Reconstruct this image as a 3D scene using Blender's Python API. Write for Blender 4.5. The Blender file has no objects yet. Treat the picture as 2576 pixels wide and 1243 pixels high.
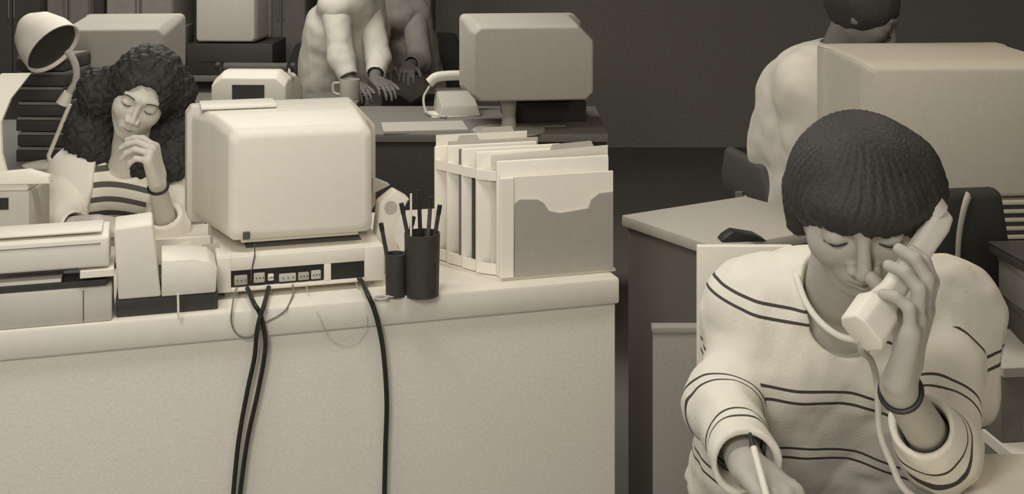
import bpy, bmesh, math, random
import numpy as np
from mathutils import Vector, Matrix

random.seed(4)
# ------------------------------------------------------------------ camera, world, lights, exposure
S = bpy.context.scene
COL = S.collection
F = 3110.0            # focal length in pixels of the 2576 px wide frame
HZ = -198.0           # horizon row (level camera, lens shifted down)
EYE = 1.5
cam = bpy.data.objects.new('camera', bpy.data.cameras.new('camera'))
COL.objects.link(cam)
cam.location = (0, 0, EYE)
cam.rotation_euler = (math.pi/2, 0, 0)
cam.data.sensor_width = 36
cam.data.lens = F/2576*36
cam.data.shift_y = -(621.5-HZ)/2576
cam.data.clip_start = 0.05
S.camera = cam
S.view_settings.view_transform = 'Standard'
S.view_settings.look = 'None'
S.view_settings.exposure = 0.22
S.view_settings.gamma = 1
S.view_settings.use_curve_mapping = False
W = bpy.data.worlds.new('World'); S.world = W; W.use_nodes = True
W.node_tree.nodes['Background'].inputs[0].default_value = (1, .97, .91, 1)
W.node_tree.nodes['Background'].inputs[1].default_value = 0.62

def area(name, loc, target, size, power, col=(1, .975, .93), sy=None):
    l = bpy.data.lights.new(name, 'AREA'); l.energy = power; l.color = col
    l.size = size
    if sy: l.shape = 'RECTANGLE'; l.size_y = sy
    o = bpy.data.objects.new(name, l); COL.objects.link(o); o.location = loc
    o.rotation_euler = (Vector(target)-Vector(loc)).to_track_quat('-Z', 'Y').to_euler()
    return o
area('camera_flash', (-0.55, 0.1, 2.05), (-0.2, 2.7, 0.85), 0.5, 17)
area('ceiling_lamp_near', (-0.5, 1.9, 2.62), (-0.5, 2.0, 0), 1.3, 17, sy=0.4)
area('ceiling_lamp_middle', (-1.2, 4.6, 2.62), (-1.2, 4.6, 0), 1.8, 34, sy=0.5)
area('warm_fill_right', (1.3, 2.6, 2.62), (1.0, 2.4, 0), 1.0, 9, col=(1, .88, .74), sy=0.4)  # added unseen lamp, its warm colour browns the right side

# ------------------------------------------------------------------ helpers
def P(px, py, Y):
    return Vector(((px-1288)/F*Y, Y, EYE-(py-HZ)/F*Y))
def T(px, py, z=0.75):
    Y = (EYE-z)*F/(py-HZ)
    return Vector(((px-1288)/F*Y, Y, z))
def s2l(v):
    return v/12.92 if v <= .04045 else ((v+.055)/1.055)**2.4
def tone(v, warm=1.0):
    return (s2l(v), s2l(v*(1-.030*warm)), s2l(v*(1-.095*warm)), 1)

MATS = {}
def mat(name, v, rough=.65, noise=.06, scale=60, warm=1.0, bump=0.0, spec=.3, metal=0.0):
    if name in MATS: return MATS[name]
    m = bpy.data.materials.new(name); m.use_nodes = True
    nt = m.node_tree; b = nt.nodes['Principled BSDF']
    b.inputs['Roughness'].default_value = rough
    b.inputs['Specular IOR Level'].default_value = spec
    b.inputs['Metallic'].default_value = metal
    tc = nt.nodes.new('ShaderNodeTexCoord'); n = nt.nodes.new('ShaderNodeTexNoise')
    n.inputs['Scale'].default_value = scale; n.inputs['Detail'].default_value = 3
    nt.links.new(tc.outputs['Object'], n.inputs['Vector'])
    r = nt.nodes.new('ShaderNodeMix'); r.data_type = 'RGBA'
    r.inputs['A'].default_value = tone(max(0, v*(1-noise)), warm)
    r.inputs['B'].default_value = tone(min(1, v*(1+noise)), warm)
    nt.links.new(n.outputs['Fac'], r.inputs['Factor'])
    nt.links.new(r.outputs['Result'], b.inputs['Base Color'])
    if bump:
        bp = nt.nodes.new('ShaderNodeBump'); bp.inputs['Strength'].default_value = bump
        bp.inputs['Distance'].default_value = .003
        nt.links.new(n.outputs['Fac'], bp.inputs['Height']); nt.links.new(bp.outputs['Normal'], b.inputs['Normal'])
    MATS[name] = m
    return m

def math_node(nt, op, a, b=None):
    n = nt.nodes.new('ShaderNodeMath'); n.operation = op
    for i, x in enumerate((a, b)):
        if x is None: continue
        if isinstance(x, (int, float)): n.inputs[i].default_value = x
        else: nt.links.new(x, n.inputs[i])
    return n.outputs[0]

def stripe_mat(name, v_base, v_line, period, bands, rough=.85):
    """bands: list of (start, end) in metres within one period of the knit coordinate 's'"""
    m = bpy.data.materials.new(name); m.use_nodes = True
    nt = m.node_tree; b = nt.nodes['Principled BSDF']
    b.inputs['Roughness'].default_value = rough; b.inputs['Specular IOR Level'].default_value = .15
    at = nt.nodes.new('ShaderNodeAttribute'); at.attribute_name = 's'
    a2 = nt.nodes.new('ShaderNodeAttribute'); a2.attribute_name = 's2'
    am = nt.nodes.new('ShaderNodeAttribute'); am.attribute_name = 'seam'
    mk = math_node(nt, 'GREATER_THAN', am.outputs['Fac'], 0)
    raw = math_node(nt, 'ADD', math_node(nt, 'MULTIPLY', at.outputs['Fac'], math_node(nt, 'SUBTRACT', 1, mk)), math_node(nt, 'MULTIPLY', a2.outputs['Fac'], mk))
    s = math_node(nt, 'MODULO', math_node(nt, 'ADD', raw, period*50), period)
    tot = None
    for a, e in bands:
        k = math_node(nt, 'MULTIPLY', math_node(nt, 'GREATER_THAN', s, a), math_node(nt, 'LESS_THAN', s, e))
        tot = k if tot is None else math_node(nt, 'MAXIMUM', tot, k)
    r = nt.nodes.new('ShaderNodeMix'); r.data_type = 'RGBA'
    r.inputs['A'].default_value = tone(v_base); r.inputs['B'].default_value = tone(v_line)
    nt.links.new(tot, r.inputs['Factor']); nt.links.new(r.outputs['Result'], b.inputs['Base Color'])
    tc = nt.nodes.new('ShaderNodeTexCoord'); n = nt.nodes.new('ShaderNodeTexNoise')
    n.inputs['Scale'].default_value = 260; nt.links.new(tc.outputs['Object'], n.inputs['Vector'])
    bp = nt.nodes.new('ShaderNodeBump'); bp.inputs['Strength'].default_value = .35; bp.inputs['Distance'].default_value = .002
    nt.links.new(n.outputs['Fac'], bp.inputs['Height']); nt.links.new(bp.outputs['Normal'], b.inputs['Normal'])
    return m

def tag(o, label=None, cat=None, group=None, kind=None):
    if label: o['label'] = label
    if cat: o['category'] = cat
    if group: o['group'] = group
    if kind: o['kind'] = kind
    return o
def thing(name, label, cat, loc=(0, 0, 0), rotz=0.0, group=None):
    o = bpy.data.objects.new(name, None); COL.objects.link(o)
    o.empty_display_size = .05
    o.location = loc; o.rotation_euler = (0, 0, rotz)
    return tag(o, label, cat, group)
def link(name, me, m, parent=None, smooth=False, loc=None, rotz=0.0):
    me.materials.clear(); me.materials.append(m)
    if smooth:
        me.polygons.foreach_set('use_smooth', [True]*len(me.polygons))
    o = bpy.data.objects.new(name, me); COL.objects.link(o)
    if parent: o.parent = parent
    if loc is not None: o.location = loc
    o.rotation_euler = (0, 0, rotz)
    return o
def obj(name, bm, m, parent=None, smooth=False, loc=None, rotz=0.0, auto=True):
    me = bpy.data.meshes.new(name)
    bmesh.ops.recalc_face_normals(bm, faces=bm.faces[:])
    bm.to_mesh(me); bm.free()
    o = link(name, me, m, parent, False, loc, rotz)
    if smooth:
        me.polygons.foreach_set('use_smooth', [True]*len(me.polygons))
        if auto: me.set_sharp_from_angle(angle=math.radians(38))
    return o
def add_box(bm, x0, x1, y0, y1, z0, z1, bev=.0, seg=2, M=None):
    t = bmesh.new(); bmesh.ops.create_cube(t, size=1)
    for v in t.verts:
        v.co = Vector(((x0+x1)/2+v.co.x*(x1-x0), (y0+y1)/2+v.co.y*(y1-y0), (z0+z1)/2+v.co.z*(z1-z0)))
    if bev: bmesh.ops.bevel(t, geom=t.edges[:], offset=bev, segments=seg, profile=.5, affect='EDGES')
    if M is not None: bmesh.ops.transform(t, matrix=M, verts=t.verts)
    merge(bm, t)
def merge(bm, t):
    me = bpy.data.meshes.new('tmp'); t.to_mesh(me); t.free(); bm.from_mesh(me); bpy.data.meshes.remove(me)
def box(x0, x1, y0, y1, z0, z1, bev=.003, seg=2, M=None):
    bm = bmesh.new(); add_box(bm, x0, x1, y0, y1, z0, z1, bev, seg, M); return bm
def smoothpath(pts, n=8):
    pts = [Vector(p) for p in pts]
    if len(pts) < 3: return pts
    out = []
    q = [pts[0]*2-pts[1]]+pts+[pts[-1]*2-pts[-2]]
    for i in range(1, len(q)-2):
        for k in range(n):
            t = k/n; a, b, c, d = q[i-1], q[i], q[i+1], q[i+2]
            out.append(.5*((2*b)+(c-a)*t+(2*a-5*b+4*c-d)*t*t+(3*b-a-3*c+d)*t**3))
    out.append(pts[-1]); return out
def add_tube(bm, pts, r, seg=10, r2=None, smooth=True, flat=1.0):
    pts = smoothpath(pts) if smooth else [Vector(p) for p in pts]
    n = len(pts); prev = None; nx = None
    for i, p in enumerate(pts):
        d = (pts[min(i+1, n-1)]-pts[max(i-1, 0)]).normalized()
        if nx is None:
            nx = d.orthogonal().normalized()
        nx = (nx-d*nx.dot(d)).normalized(); ny = d.cross(nx)
        rr = r if r2 is None else r+(r2-r)*i/(n-1)
        ring = [bm.verts.new(p+nx*math.cos(a)*rr+ny*math.sin(a)*rr*flat) for a in [2*math.pi*k/seg for k in range(seg)]]
        if prev:
            for k in range(seg): bm.faces.new((prev[k], prev[(k+1) % seg], ring[(k+1) % seg], ring[k]))
        else: bm.faces.new(ring[::-1])
        prev = ring
    bm.faces.new(prev)
def tube(pts, r, seg=10, **k):
    bm = bmesh.new(); add_tube(bm, pts, r, seg, **k); return bm
def lathe(prof, seg=28, center=(0, 0)):
    bm = bmesh.new(); prev = None
    for r, z in prof:
        if r < 1e-5: ring = [bm.verts.new((center[0], center[1], z))]
        else: ring = [bm.verts.new((center[0]+r*math.cos(2*math.pi*k/seg), center[1]+r*math.sin(2*math.pi*k/seg), z)) for k in range(seg)]
        if prev:
            a, b = prev, ring
            for k in range(seg):
                k2 = (k+1) % seg
                if len(a) == 1 and len(b) > 1: bm.faces.new((a[0], b[k], b[k2]))
                elif len(b) == 1 and len(a) > 1: bm.faces.new((a[k], a[k2], b[0]))
                elif len(a) > 1: bm.faces.new((a[k], a[k2], b[k2], b[k]))
        prev = ring
    return bm
def prism(poly, d0, d1, axis='y', bev=.0):
    """poly in the (x,z) plane extruded along y from d0 to d1 (or (y,z) along x)"""
    bm = bmesh.new()
    def pt(a, b, d): return (a, d, b) if axis == 'y' else ((d, a, b) if axis == 'x' else (a, b, d))
    A = [bm.verts.new(pt(a, b, d0)) for a, b in poly]; B = [bm.verts.new(pt(a, b, d1)) for a, b in poly]
    bm.faces.new(A); bm.faces.new(B[::-1]); n = len(poly)
    for k in range(n): bm.faces.new((A[k], B[k], B[(k+1) % n], A[(k+1) % n]))
    if bev: bmesh.ops.bevel(bm, geom=bm.edges[:], offset=bev, segments=2, profile=.5, affect='EDGES')
    return bm
def loft(sections, bev=0):
    bm = bmesh.new(); prev = None
    for sec in sections:
        ring = [bm.verts.new(p) for p in sec]
        if prev:
            n = len(ring)
            for k in range(n): bm.faces.new((prev[k], prev[(k+1) % n], ring[(k+1) % n], ring[k]))
        else: bm.faces.new(ring[::-1])
        prev = ring
    bm.faces.new(prev)
    if bev: bmesh.ops.bevel(bm, geom=bm.edges[:], offset=bev, segments=3, profile=.5, affect='EDGES')
    return bm

# ---------------- signed-distance modelling, meshed with surface nets: one continuous skin per body
def A3(v): return np.array(v, dtype=np.float64)
def smin(a, b, k):
    if k <= 0: return np.minimum(a, b)
    h = np.clip(.5+.5*(b-a)/k, 0, 1); return b*(1-h)+a*h-k*h*(1-h)
def smax(a, b, k): return -smin(-a, -b, k)
def caps(p, a, b, r1, r2=None):
    a = A3(a); b = A3(b); r2 = r1 if r2 is None else r2
    ab = b-a; t = np.clip(((p-a)@ab)/max(ab@ab, 1e-12), 0, 1)
    d = p-(a+t[:, None]*ab)
    return np.sqrt((d*d).sum(1))-(r1+(r2-r1)*t)
def ell(p, c, r):
    q = (p-A3(c)); r = A3(r)
    k0 = np.sqrt(((q/r)**2).sum(1)); k1 = np.sqrt(((q/(r*r))**2).sum(1))
    return k0*(k0-1)/np.maximum(k1, 1e-9)
def surfnet(f, lo, hi, h):
    lo = A3(lo); hi = A3(hi); c = 4
    n = (np.ceil((hi-lo)/(h*c)).astype(int))*c+1
    ax = [lo[i]+h*np.arange(n[i]) for i in range(3)]
    cg = np.stack(np.meshgrid(ax[0][::c], ax[1][::c], ax[2][::c], indexing='ij'), -1)
    cv = f(cg.reshape(-1, 3)).reshape(cg.shape[:3])
    idx = [np.minimum((np.arange(n[i])+c//2)//c, cv.shape[i]-1) for i in range(3)]
    V = cv[np.ix_(*idx)].astype(np.float32)
    near = np.abs(V) < c*h*2.2
    ii = np.argwhere(near)
    out = np.empty(len(ii), dtype=np.float32); CH = 400000
    for s in range(0, len(ii), CH):
        out[s:s+CH] = f(lo+ii[s:s+CH]*h)
    V[near] = out
    ins = V < 0
    sh = tuple(x-1 for x in V.shape)
    cnt = np.zeros(sh, np.uint8)
    offs = [(i, j, k) for i in (0, 1) for j in (0, 1) for k in (0, 1)]
    for (i, j, k) in offs: cnt += ins[i:i+sh[0], j:j+sh[1], k:k+sh[2]]
    cells = np.argwhere((cnt > 0) & (cnt < 8))
    vid = np.full(sh, -1, np.int64); vid[tuple(cells.T)] = np.arange(len(cells))
    acc = np.zeros((len(cells), 3)); num = np.zeros(len(cells))
    for a in offs:
        for d in range(3):
            if a[d]: continue
            b = list(a); b[d] = 1
            ca = cells+A3(a).astype(int); cb = cells+np.array(b)
            va = V[tuple(ca.T)]; vb = V[tuple(cb.T)]
            x = (va < 0) != (vb < 0)
            t = np.where(x, va/np.where(x, va-vb, 1), 0)
            acc[x] += (ca+(cb-ca)*t[:, None])[x]; num[x] += 1
    verts = lo+h*acc/num[:, None]
    quads = []
    for d in range(3):
        sl0 = [slice(None)]*3; sl1 = [slice(None)]*3
        sl0[d] = slice(0, -1); sl1[d] = slice(1, None)
        A = ins[tuple(sl0)]; B = ins[tuple(sl1)]
        e = np.argwhere(A != B)
        o = [k for k in range(3) if k != d]
        ok = (e[:, o[0]] > 0) & (e[:, o[1]] > 0) & (e[:, o[0]] < V.shape[o[0]]-1) & (e[:, o[1]] < V.shape[o[1]]-1)
        e = e[ok]; flip = A[tuple(e.T)]
        q = []
        for (u, w) in ((-1, -1), (0, -1), (0, 0), (-1, 0)):
            g = e.copy(); g[:, o[0]] += u; g[:, o[1]] += w; q.append(vid[tuple(g.T)])
        q = np.stack(q, 1)
        if d == 1: flip = ~flip
        q[~flip] = q[~flip][:, ::-1]
        quads.append(q)
    quads = np.concatenate(quads); quads = quads[(quads >= 0).all(1)]
    return verts, quads
def sdf_obj(name, f, lo, hi, h, m, parent, attr=None, origin=None):
    v, q = surfnet(f, lo, hi, h)
    o3 = A3(origin) if origin is not None else np.zeros(3)
    me = bpy.data.meshes.new(name)
    me.vertices.add(len(v)); me.vertices.foreach_set('co', (v-o3).ravel())
    me.loops.add(len(q)*4); me.loops.foreach_set('vertex_index', q.ravel().astype(np.int32))
    me.polygons.add(len(q)); me.polygons.foreach_set('loop_start', np.arange(0, len(q)*4, 4, dtype=np.int32))
    me.update(calc_edges=True); me.validate()
    me.polygons.foreach_set('use_smooth', np.ones(len(me.polygons), dtype=bool))
    if attr is not None:
        vals = attr(v)
        for nm, val in zip(('s', 's2', 'seam'), vals if isinstance(vals, tuple) else (vals,)):
            at = me.attributes.new(nm, 'FLOAT', 'POINT'); at.data.foreach_set('value', val.astype(np.float32))
    return link(name, me, m, parent)

def Rx(a): c, s = math.cos(a), math.sin(a); return np.array([[1, 0, 0], [0, c, -s], [0, s, c]])
def Ry(a): c, s = math.cos(a), math.sin(a); return np.array([[c, 0, s], [0, 1, 0], [-s, 0, c]])
def Rz(a): c, s = math.cos(a), math.sin(a); return np.array([[c, -s, 0], [s, c, 0], [0, 0, 1]])
def headR(pitch, yaw, roll):
    r = math.radians; return Ry(r(roll))@Rz(r(yaw))@Rx(r(pitch))

def head_sdf(p, nose=1.0):
    """face looks to -y, eye line z=0"""
    x = p.copy(); ax_ = np.abs(x[:, 0]); m = x.copy(); m[:, 0] = ax_
    d = ell(x, (0, .014, .026), (.075, .094, .077))
    d = smin(d, ell(x, (0, -.026, -.028), (.062, .062, .082)), .025)
    d = smin(d, ell(m, (.036, -.055, -.030), (.026, .026, .028)), .02)
    d = smin(d, caps(m, (.054, .004, -.058), (.018, -.056, -.096), .014, .015), .022)
    d = smin(d, ell(x, (0, -.062, -.099), (.024, .022, .019)), .018)
    d = smin(d, caps(m, (.008, -.083, .021), (.040, -.072, .019), .010, .007), .014)
    d = smax(d, -ell(m, (.031, -.098, .000), (.019, .020, .013)), .012)
    d = smin(d, ell(m, (.031, -.0735, -.001), (.0165, .0130, .0120)), .003)
    d = smin(d, ell(x, (0, -.070, -.070), (.030, .022, .024)), .012)
    d = smin(d, caps(x, (0, -.084, .012), (0, -.086-.022*nose, -.036), .0065, .006+.0035*nose), .008)
    d = smin(d, ell(x, (0, -.086-.020*nose, -.040), (.009+.002*nose, .010, .008)), .006)
    d = smin(d, ell(m, (.0135, -.094, -.042), (.0075, .010, .008)), .005)
    d = smax(d, -ell(m, (.007, -.099, -.050), (.004, .006, .004)), .003)
    d = smin(d, caps(m, (.002, -.0935, -.0655), (.021, -.084, -.068), .0042, .0022), .004)
    d = smin(d, caps(m, (.000, -.0925, -.0765), (.018, -.084, -.073), .0052, .0025), .004)
    d = smax(d, -caps(m, (0, -.099, -.0710), (.024, -.088, -.0715), .0022), .0025)
    d = smax(d, -ell(x, (0, -.093, -.086), (.016, .006, .004)), .006)
    d = smin(d, ell(m, (.078, .012, -.008), (.008, .018, .030)), .006)
    d = smax(d, -ell(m, (.086, .008, -.006), (.005, .010, .019)), .004)
    return d

def hand_caps(wr, fwd, nrm, curls, thumb_side, thumb, spread=.06, sc=1.0):
    """wrist, direction of the fingers, palm direction, side of the thumb; returns (palm caps, list of finger chains)"""
    fwd = Vector(fwd).normalized(); nrm = Vector(nrm); nrm = (nrm-fwd*nrm.dot(fwd)).normalized()
    side = fwd.cross(nrm)*(1 if thumb_side > 0 else -1)
    wr = Vector(wr); palm = []; fingers = []
    for i in range(4):
        off = (.030-.0200*i)*sc
        k = wr+fwd*(.088-.004*abs(i-1)-.004*(i == 3))*sc+side*off
        palm.append((wr+side*off*.55+fwd*.012*sc, k, .0150*sc, .0115*sc))
        L = (.074, .082, .077, .060)[i]*sc; r = (.0090, .0092, .0087, .0076)[i]*sc
        ang = 0; p0 = k; ch = []
        base = (fwd+side*spread*(1.5-i)).normalized()
        for j, fr in enumerate((.46, .30, .24)):
            ang += math.radians(curls[i][j])
            dr = base*math.cos(ang)+nrm*math.sin(ang)
            p1 = p0+dr*L*fr
            ch.append((p0, p1, r*(1-.08*j), r*(1-.08*(j+1)))); p0 = p1
        fingers.append(ch)
    t0 = wr+side*.018*sc+fwd*.022*sc
    a, b, c = [Vector(t) for t in thumb]   # directions in (fwd, side, nrm)
    def D(v): return (fwd*v.x+side*v.y+nrm*v.z).normalized()
    t1 = t0+D(a)*.042*sc; t2 = t1+D(b)*.034*sc; t3 = t2+D(c)*.026*sc
    palm.append((t0, t1, .0150*sc, .0115*sc))
    fingers.append([(t1, t2, .0110*sc, .0100*sc), (t2, t3, .0100*sc, .0085*sc)])
    return palm, fingers
def hand_sdf(p, H):
    palm, fingers = H
    d = None
    for c in palm:
        e = caps(p, *c); d = e if d is None else smin(d, e, .012)
    for ch in fingers:
        g = None
        for c in ch:
            e = caps(p, *c); g = e if g is None else smin(g, e, .003)
        d = smin(d, g, .004)
    return d
def near_eval(p, c, R, fn, base=None):
    """evaluate fn only where it matters (inside radius R of c), bound outside"""
    c = A3(c); q = p-c; dist = np.sqrt((q*q).sum(1)); out = dist-R*.7
    k = dist < R
    if k.any(): out[k] = fn(p[k])
    return out
def wob(p, f=1.0, seed=0.0):
    x, y, z = p[:, 0]*f, p[:, 1]*f, p[:, 2]*f
    return (np.sin(x*1.0+2.1*np.sin(z*.7+seed)+seed)+np.sin(y*1.3+1.7*np.sin(x*.9+seed*2))+np.sin(z*1.1+1.9*np.sin(y*.8+seed*3)))/3

DA = math.atan2(.2808, .9598)       # the front desk's turn

# materials
CREAM = mat('cream_laminate', .90, .55, .03, 40)
PANEL = mat('desk_panel_beige', .92, .8, .05, 180, bump=.15)
PLASTIC = mat('beige_plastic', .90, .5, .02, 60)
PLASTIC2 = mat('beige_plastic_darker', .80, .55, .03, 60)
PLGREY = mat('grey_plastic', .66, .55, .04, 60)
PLMID = mat('taupe_plastic', .76, .6, .04, 60, warm=1.3)
DARKP = mat('dark_plastic', .26, .5, .15, 90)
BLACK = mat('black_plastic', .18, .45, .2, 90)
DGREY = mat('dark_grey', .34, .7, .10, 90)
MGREY = mat('mid_grey', .50, .7, .06, 60)
LGREY = mat('light_grey', .74, .7, .04, 60)
PAPER = mat('paper', .94, .8, .02, 30)
WALLD = mat('dark_wall', .58, .9, .10, 50, bump=.2)
CARPET = mat('dark_carpet', .44, .95, .2, 200, bump=.4)
METAL = mat('grey_metal', .62, .4, .04, 40, metal=.4)
DARKCLOTH = mat('dark_fabric', .22, .95, .15, 220, bump=.4)

# ------------------------------------------------------------------ the room
def struct(name, bm, m): return tag(obj(name, bm, m), kind='structure')
struct('floor', box(-4.5, 4.2, -2, 8.3, -.05, 0, 0), CARPET)
struct('ceiling', box(-4.5, 4.2, -2, 8.3, 2.75, 2.8, 0), LGREY)
struct('wall_back', box(-4.5, 4.2, 8.2, 8.3, 0, 2.75, 0), WALLD)
struct('wall_left', box(-4.5, -4.4, -2, 8.2, 0, 2.75, 0), WALLD)
struct('wall_right', box(4.1, 4.2, -2, 8.2, 0, 2.75, 0), WALLD)

# ------------------------------------------------------------------ front desk
DO = Vector((.227, 2.60, 0)); DE = Vector((math.cos(DA), math.sin(DA), 0)); DN = Vector((-math.sin(DA), math.cos(DA), 0))
t = thing('office_desk', 'long cream office desk with a plain beige back panel, monitor and file rack on it', 'desk', DO, DA)
obj('desktop', box(-1.75, 0, 0, .73, .695, .75, .006), CREAM, t, True)
obj('back_panel', box(-1.74, -.006, .012, .032, .0, .6949, .002), PANEL, t)
obj('end_panel', box(-.03, -.006, .0325, .71, 0, .6949, .002), PANEL, t)
obj('end_panel', box(-1.74, -1.715, .0325, .71, 0, .6949, .002), PANEL, t)
def front(px, py, off=-.012):
    """point where the sight line through a pixel meets the desk's front plane"""
    o = DO+DN*off; d = Vector(((px-1288)/F, 1, -(py-HZ)/F)); e = Vector((0, 0, EYE))
    k = (o-e).dot(DN)/d.dot(DN); return e+d*k

# ---- computer: system unit, monitor, cables
co = T(545, 757)
t = thing('desktop_computer', 'flat cream system unit under the monitor, ports and socket facing front', 'computer', co, DA)
# rear shell made as a ring around the recessed port bay
bm = bmesh.new()
add_box(bm, 0, .335, .012, .38, .014, .084, .004)
add_box(bm, 0, .028, .0, .0125, .014, .084, .002); add_box(bm, .294, .335, .0, .0125, .014, .084, .002)
add_box(bm, .0275, .2945, .0, .0125, .056, .084, .002); add_box(bm, .0275, .2945, .0, .0125, .014, .022, .002)
add_box(bm, .212, .226, .0, .0125, .0215, .0565, .001)
obj('casing', bm, PLASTIC, t, True)
obj('port_bay', box(.0285, .2115, .008, .0119, .0225, .0555, 0), BLACK, t)
obj('power_socket', box(.2265, .2935, .003, .0119, .0225, .0555, .001), BLACK, t)
for i, (x, w, z0, z1, m) in enumerate(((.034, .026, .026, .046, PLGREY), (.072, .022, .028, .048, LGREY), (.100, .012, .030, .044, PLASTIC),
        (.122, .034, .026, .042, LGREY), (.160, .022, .026, .042, PLGREY), (.186, .020, .026, .044, LGREY))):
    bm = box(x, x+w, .002, .009, z0, z1, .002)
    p_ = obj('port', bm, m, t, True)
    for k in range(3):
        h = obj('screw', lathe_y if False else box(x+w*(.2+.3*k), x+w*(.2+.3*k)+.002, .0005, .0021, (z0+z1)/2-.001, (z0+z1)/2+.001, 0), BLACK, p_)
for x in (.03, .30):
    for y in (.02, .34): obj('rubber_foot', box(x-.014, x+.014, y, y+.02, 0, .0139, .002), PLGREY, t)
mo = co
t = thing('crt_monitor', 'big cream monitor seen from behind, standing on the system unit beside the curly haired woman', 'monitor', mo+Vector((0, 0, .084)), DA)
def sec(y, xl, xr, zb, zt, cl=.0, cr=.0, cb=.0, cbl=0.):
    # octagon-like outline, z measured from the unit top (world .834)
    b = .834
    zb -= b; zt -= b
    return [(xl+cl, y, zt), (xr-cr, y, zt), (xr, y, zt-cr*1.0-.004), (xr, y, zb+cb+.004), (xr-cb, y, zb), (xl+cbl, y, zb), (xl, y, zb+cbl+.004), (xl, y, zt-cl-.004)]
body = loft([sec(.020, .036, .300, .870, 1.068, .012, .012, .008, .008),
             sec(.032, .024, .315, .858, 1.084, .012, .016, .008, .01),
             sec(.16, -.004, .325, .850, 1.094, .012, .022, .01, .014),
             sec(.275, -.040, .352, .846, 1.092, .014, .045, .01, .02)], .006)
obj('housing', body, PLASTIC, t, True)
obj('bezel', loft([sec(.276, -.050, .366, .842, 1.094, .012, .055, .01, .012), sec(.33, -.052, .368, .842, 1.096, .012, .055, .01, .012)], .004), PLASTIC2, t, True)
obj('screen', box(-.015, .325, .3305, .334, .035, .225, .001), BLACK, t)
obj('top_cap', box(-.022, .14, .22, .32, .2605, .268, .003), PLASTIC, t, True)
obj('tilt_stand', loft([[(.06, .06, .0), (.30, .06, .0), (.30, .27, .0), (.06, .27, .0)], [(.08, .075, .0135), (.28, .075, .0135), (.28, .25, .0135), (.08, .25, .0135)]], .002), DGREY, t)
obj('swivel_plate', box(.05, .29, .05, .28, .0136, .0235, .003), PLASTIC, t, True)
obj('control_knob', prism([(.353, .055), (.392, .072), (.353, .090)], .24, .27), PLASTIC2, t)
obj('cord_clip', box(.052, .066, .016, .0225, .028, .044, .002), DGREY, t)

def cable(name, pts, r, m, label, cat='cable', group=None, seg=8):
    return tag(obj(name, tube(pts, r, seg), m, None, True), label, cat, group)
def onc(px, py, off): # in front of the computer's rear face
    o = co+DN*off; d = Vector(((px-1288)/F, 1, -(py-HZ)/F)); e = Vector((0, 0, EYE))
    return e+d*((o-e).dot(DN)/d.dot(DN))
cable('power_cable', [onc(903, 700, -.004), onc(912, 712, -.02), front(925, 740, -.005), front(940, 775), front(955, 830), front(966, 900, -.016), front(973, 1010, -.014), front(970, 1120), front(967, 1250), front(966, 1330)], .0050, BLACK, 'single black cable hanging from the right-hand socket of the computer down the desk panel')
cable('signal_cable', [onc(622, 725, -.002), onc(628, 738, -.02), front(640, 765, -.008), front(655, 792, -.012), front(667, 850, -.014), front(664, 905, -.016), front(648, 990), front(622, 1110), front(603, 1250), front(596, 1330)], .0046, BLACK, 'black cable that leaves the leftmost port and swings right where the two cables cross')
cable('signal_cable', [onc(676, 722, -.002), onc(672, 738, -.02), front(664, 768, -.016), front(655, 795, -.024), front(646, 835, -.024), front(640, 900, -.018), front(622, 985), front(600, 1110), front(586, 1250), front(580, 1330)], .0046, BLACK, 'black cable from the second port, hanging leftmost along the desk panel')
cable('thin_cord', [onc(596, 722, -.003), onc(590, 740, -.02), front(584, 775, -.008), front(582, 810), front(592, 836), front(612, 848), front(634, 845), front(652, 830, -.010), front(668, 812, -.008), front(700, 795, -.006), front(722, 775, -.004), onc(738, 738, -.012), onc(736, 715, -.002)], .0016, MGREY, 'thin grey cord looping down over the desk edge left of the crossing cables')
cable('thin_cord', [onc(770, 716, -.002), onc(776, 738, -.012), front(800, 790, -.006), front(825, 846), front(858, 866), front(890, 858), front(912, 832), front(922, 800, -.006), onc(905, 735, -.014), onc(893, 706, -.002)], .0009, LGREY, 'faint thin cord sagging in a shallow loop left of the power cable')
cable('thin_cord', [onc(640, 612, -.004), onc(641, 640, -.008), onc(636, 665, -.006), onc(632, 690, -.004), onc(632, 708, -.002)], .0013, DGREY, 'thin cord running down from the monitor to the ports')

# ---- printer stack at the left end of the desk
po = T(-40, 838)
def lx(px, o, off=0):     # local x on a desk-parallel thing at pixel column
    a = o+DN*off; k = (px-1288)/F
    return (k*a.y-a.x)/(DE.x-k*DE.y)
t = thing('sheet_feeder', 'low cream paper feeder box at the left desk edge, lowest of the stack', 'paper feeder', po, DA)
xr = lx(282, po, .005)
obj('casing', box(0, xr, .006, .13, .0, .066, .005), PLASTIC2, t, True)
obj('seam', box(.17, .1715, .0045, .0062, .004, .062, 0), DGREY, t)
obj('slot', box(.01, xr-.01, .010, .12, .0665, .078, .001), DARKP, t)
tag(obj('paper_pile', box(.0, xr-.09, .012, .11, .0, .007, .001), PAPER, None, loc=po+Vector((0, 0, .0785)), rotz=DA), 'thin pile of white sheets between the two cream boxes', 'paper')
tag(obj('envelope', box(.165, .225, -.002, .11, .0, .014, .001), PAPER, None, loc=po+Vector((0, 0, .0858)), rotz=DA), 'small white envelope sticking out between the two cream boxes', 'envelope')
t = thing('desktop_printer', 'cream box printer on top of the paper feeder, beside the low letter tray', 'printer', po+Vector((0, 0, .1000)), DA)
obj('casing', loft([[(0, .0, .004), (xr-.005, .0, .004), (xr-.005, .0, .060), (0, .0, .060)], [(0, .105, .004), (xr-.005, .105, .004), (xr-.005, .105, .066), (0, .105, .066)]], .005), PLASTIC, t, True)
obj('lid', box(.012, xr-.018, .012, .095, .0665, .071, .002), CREAM, t, True)
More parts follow.
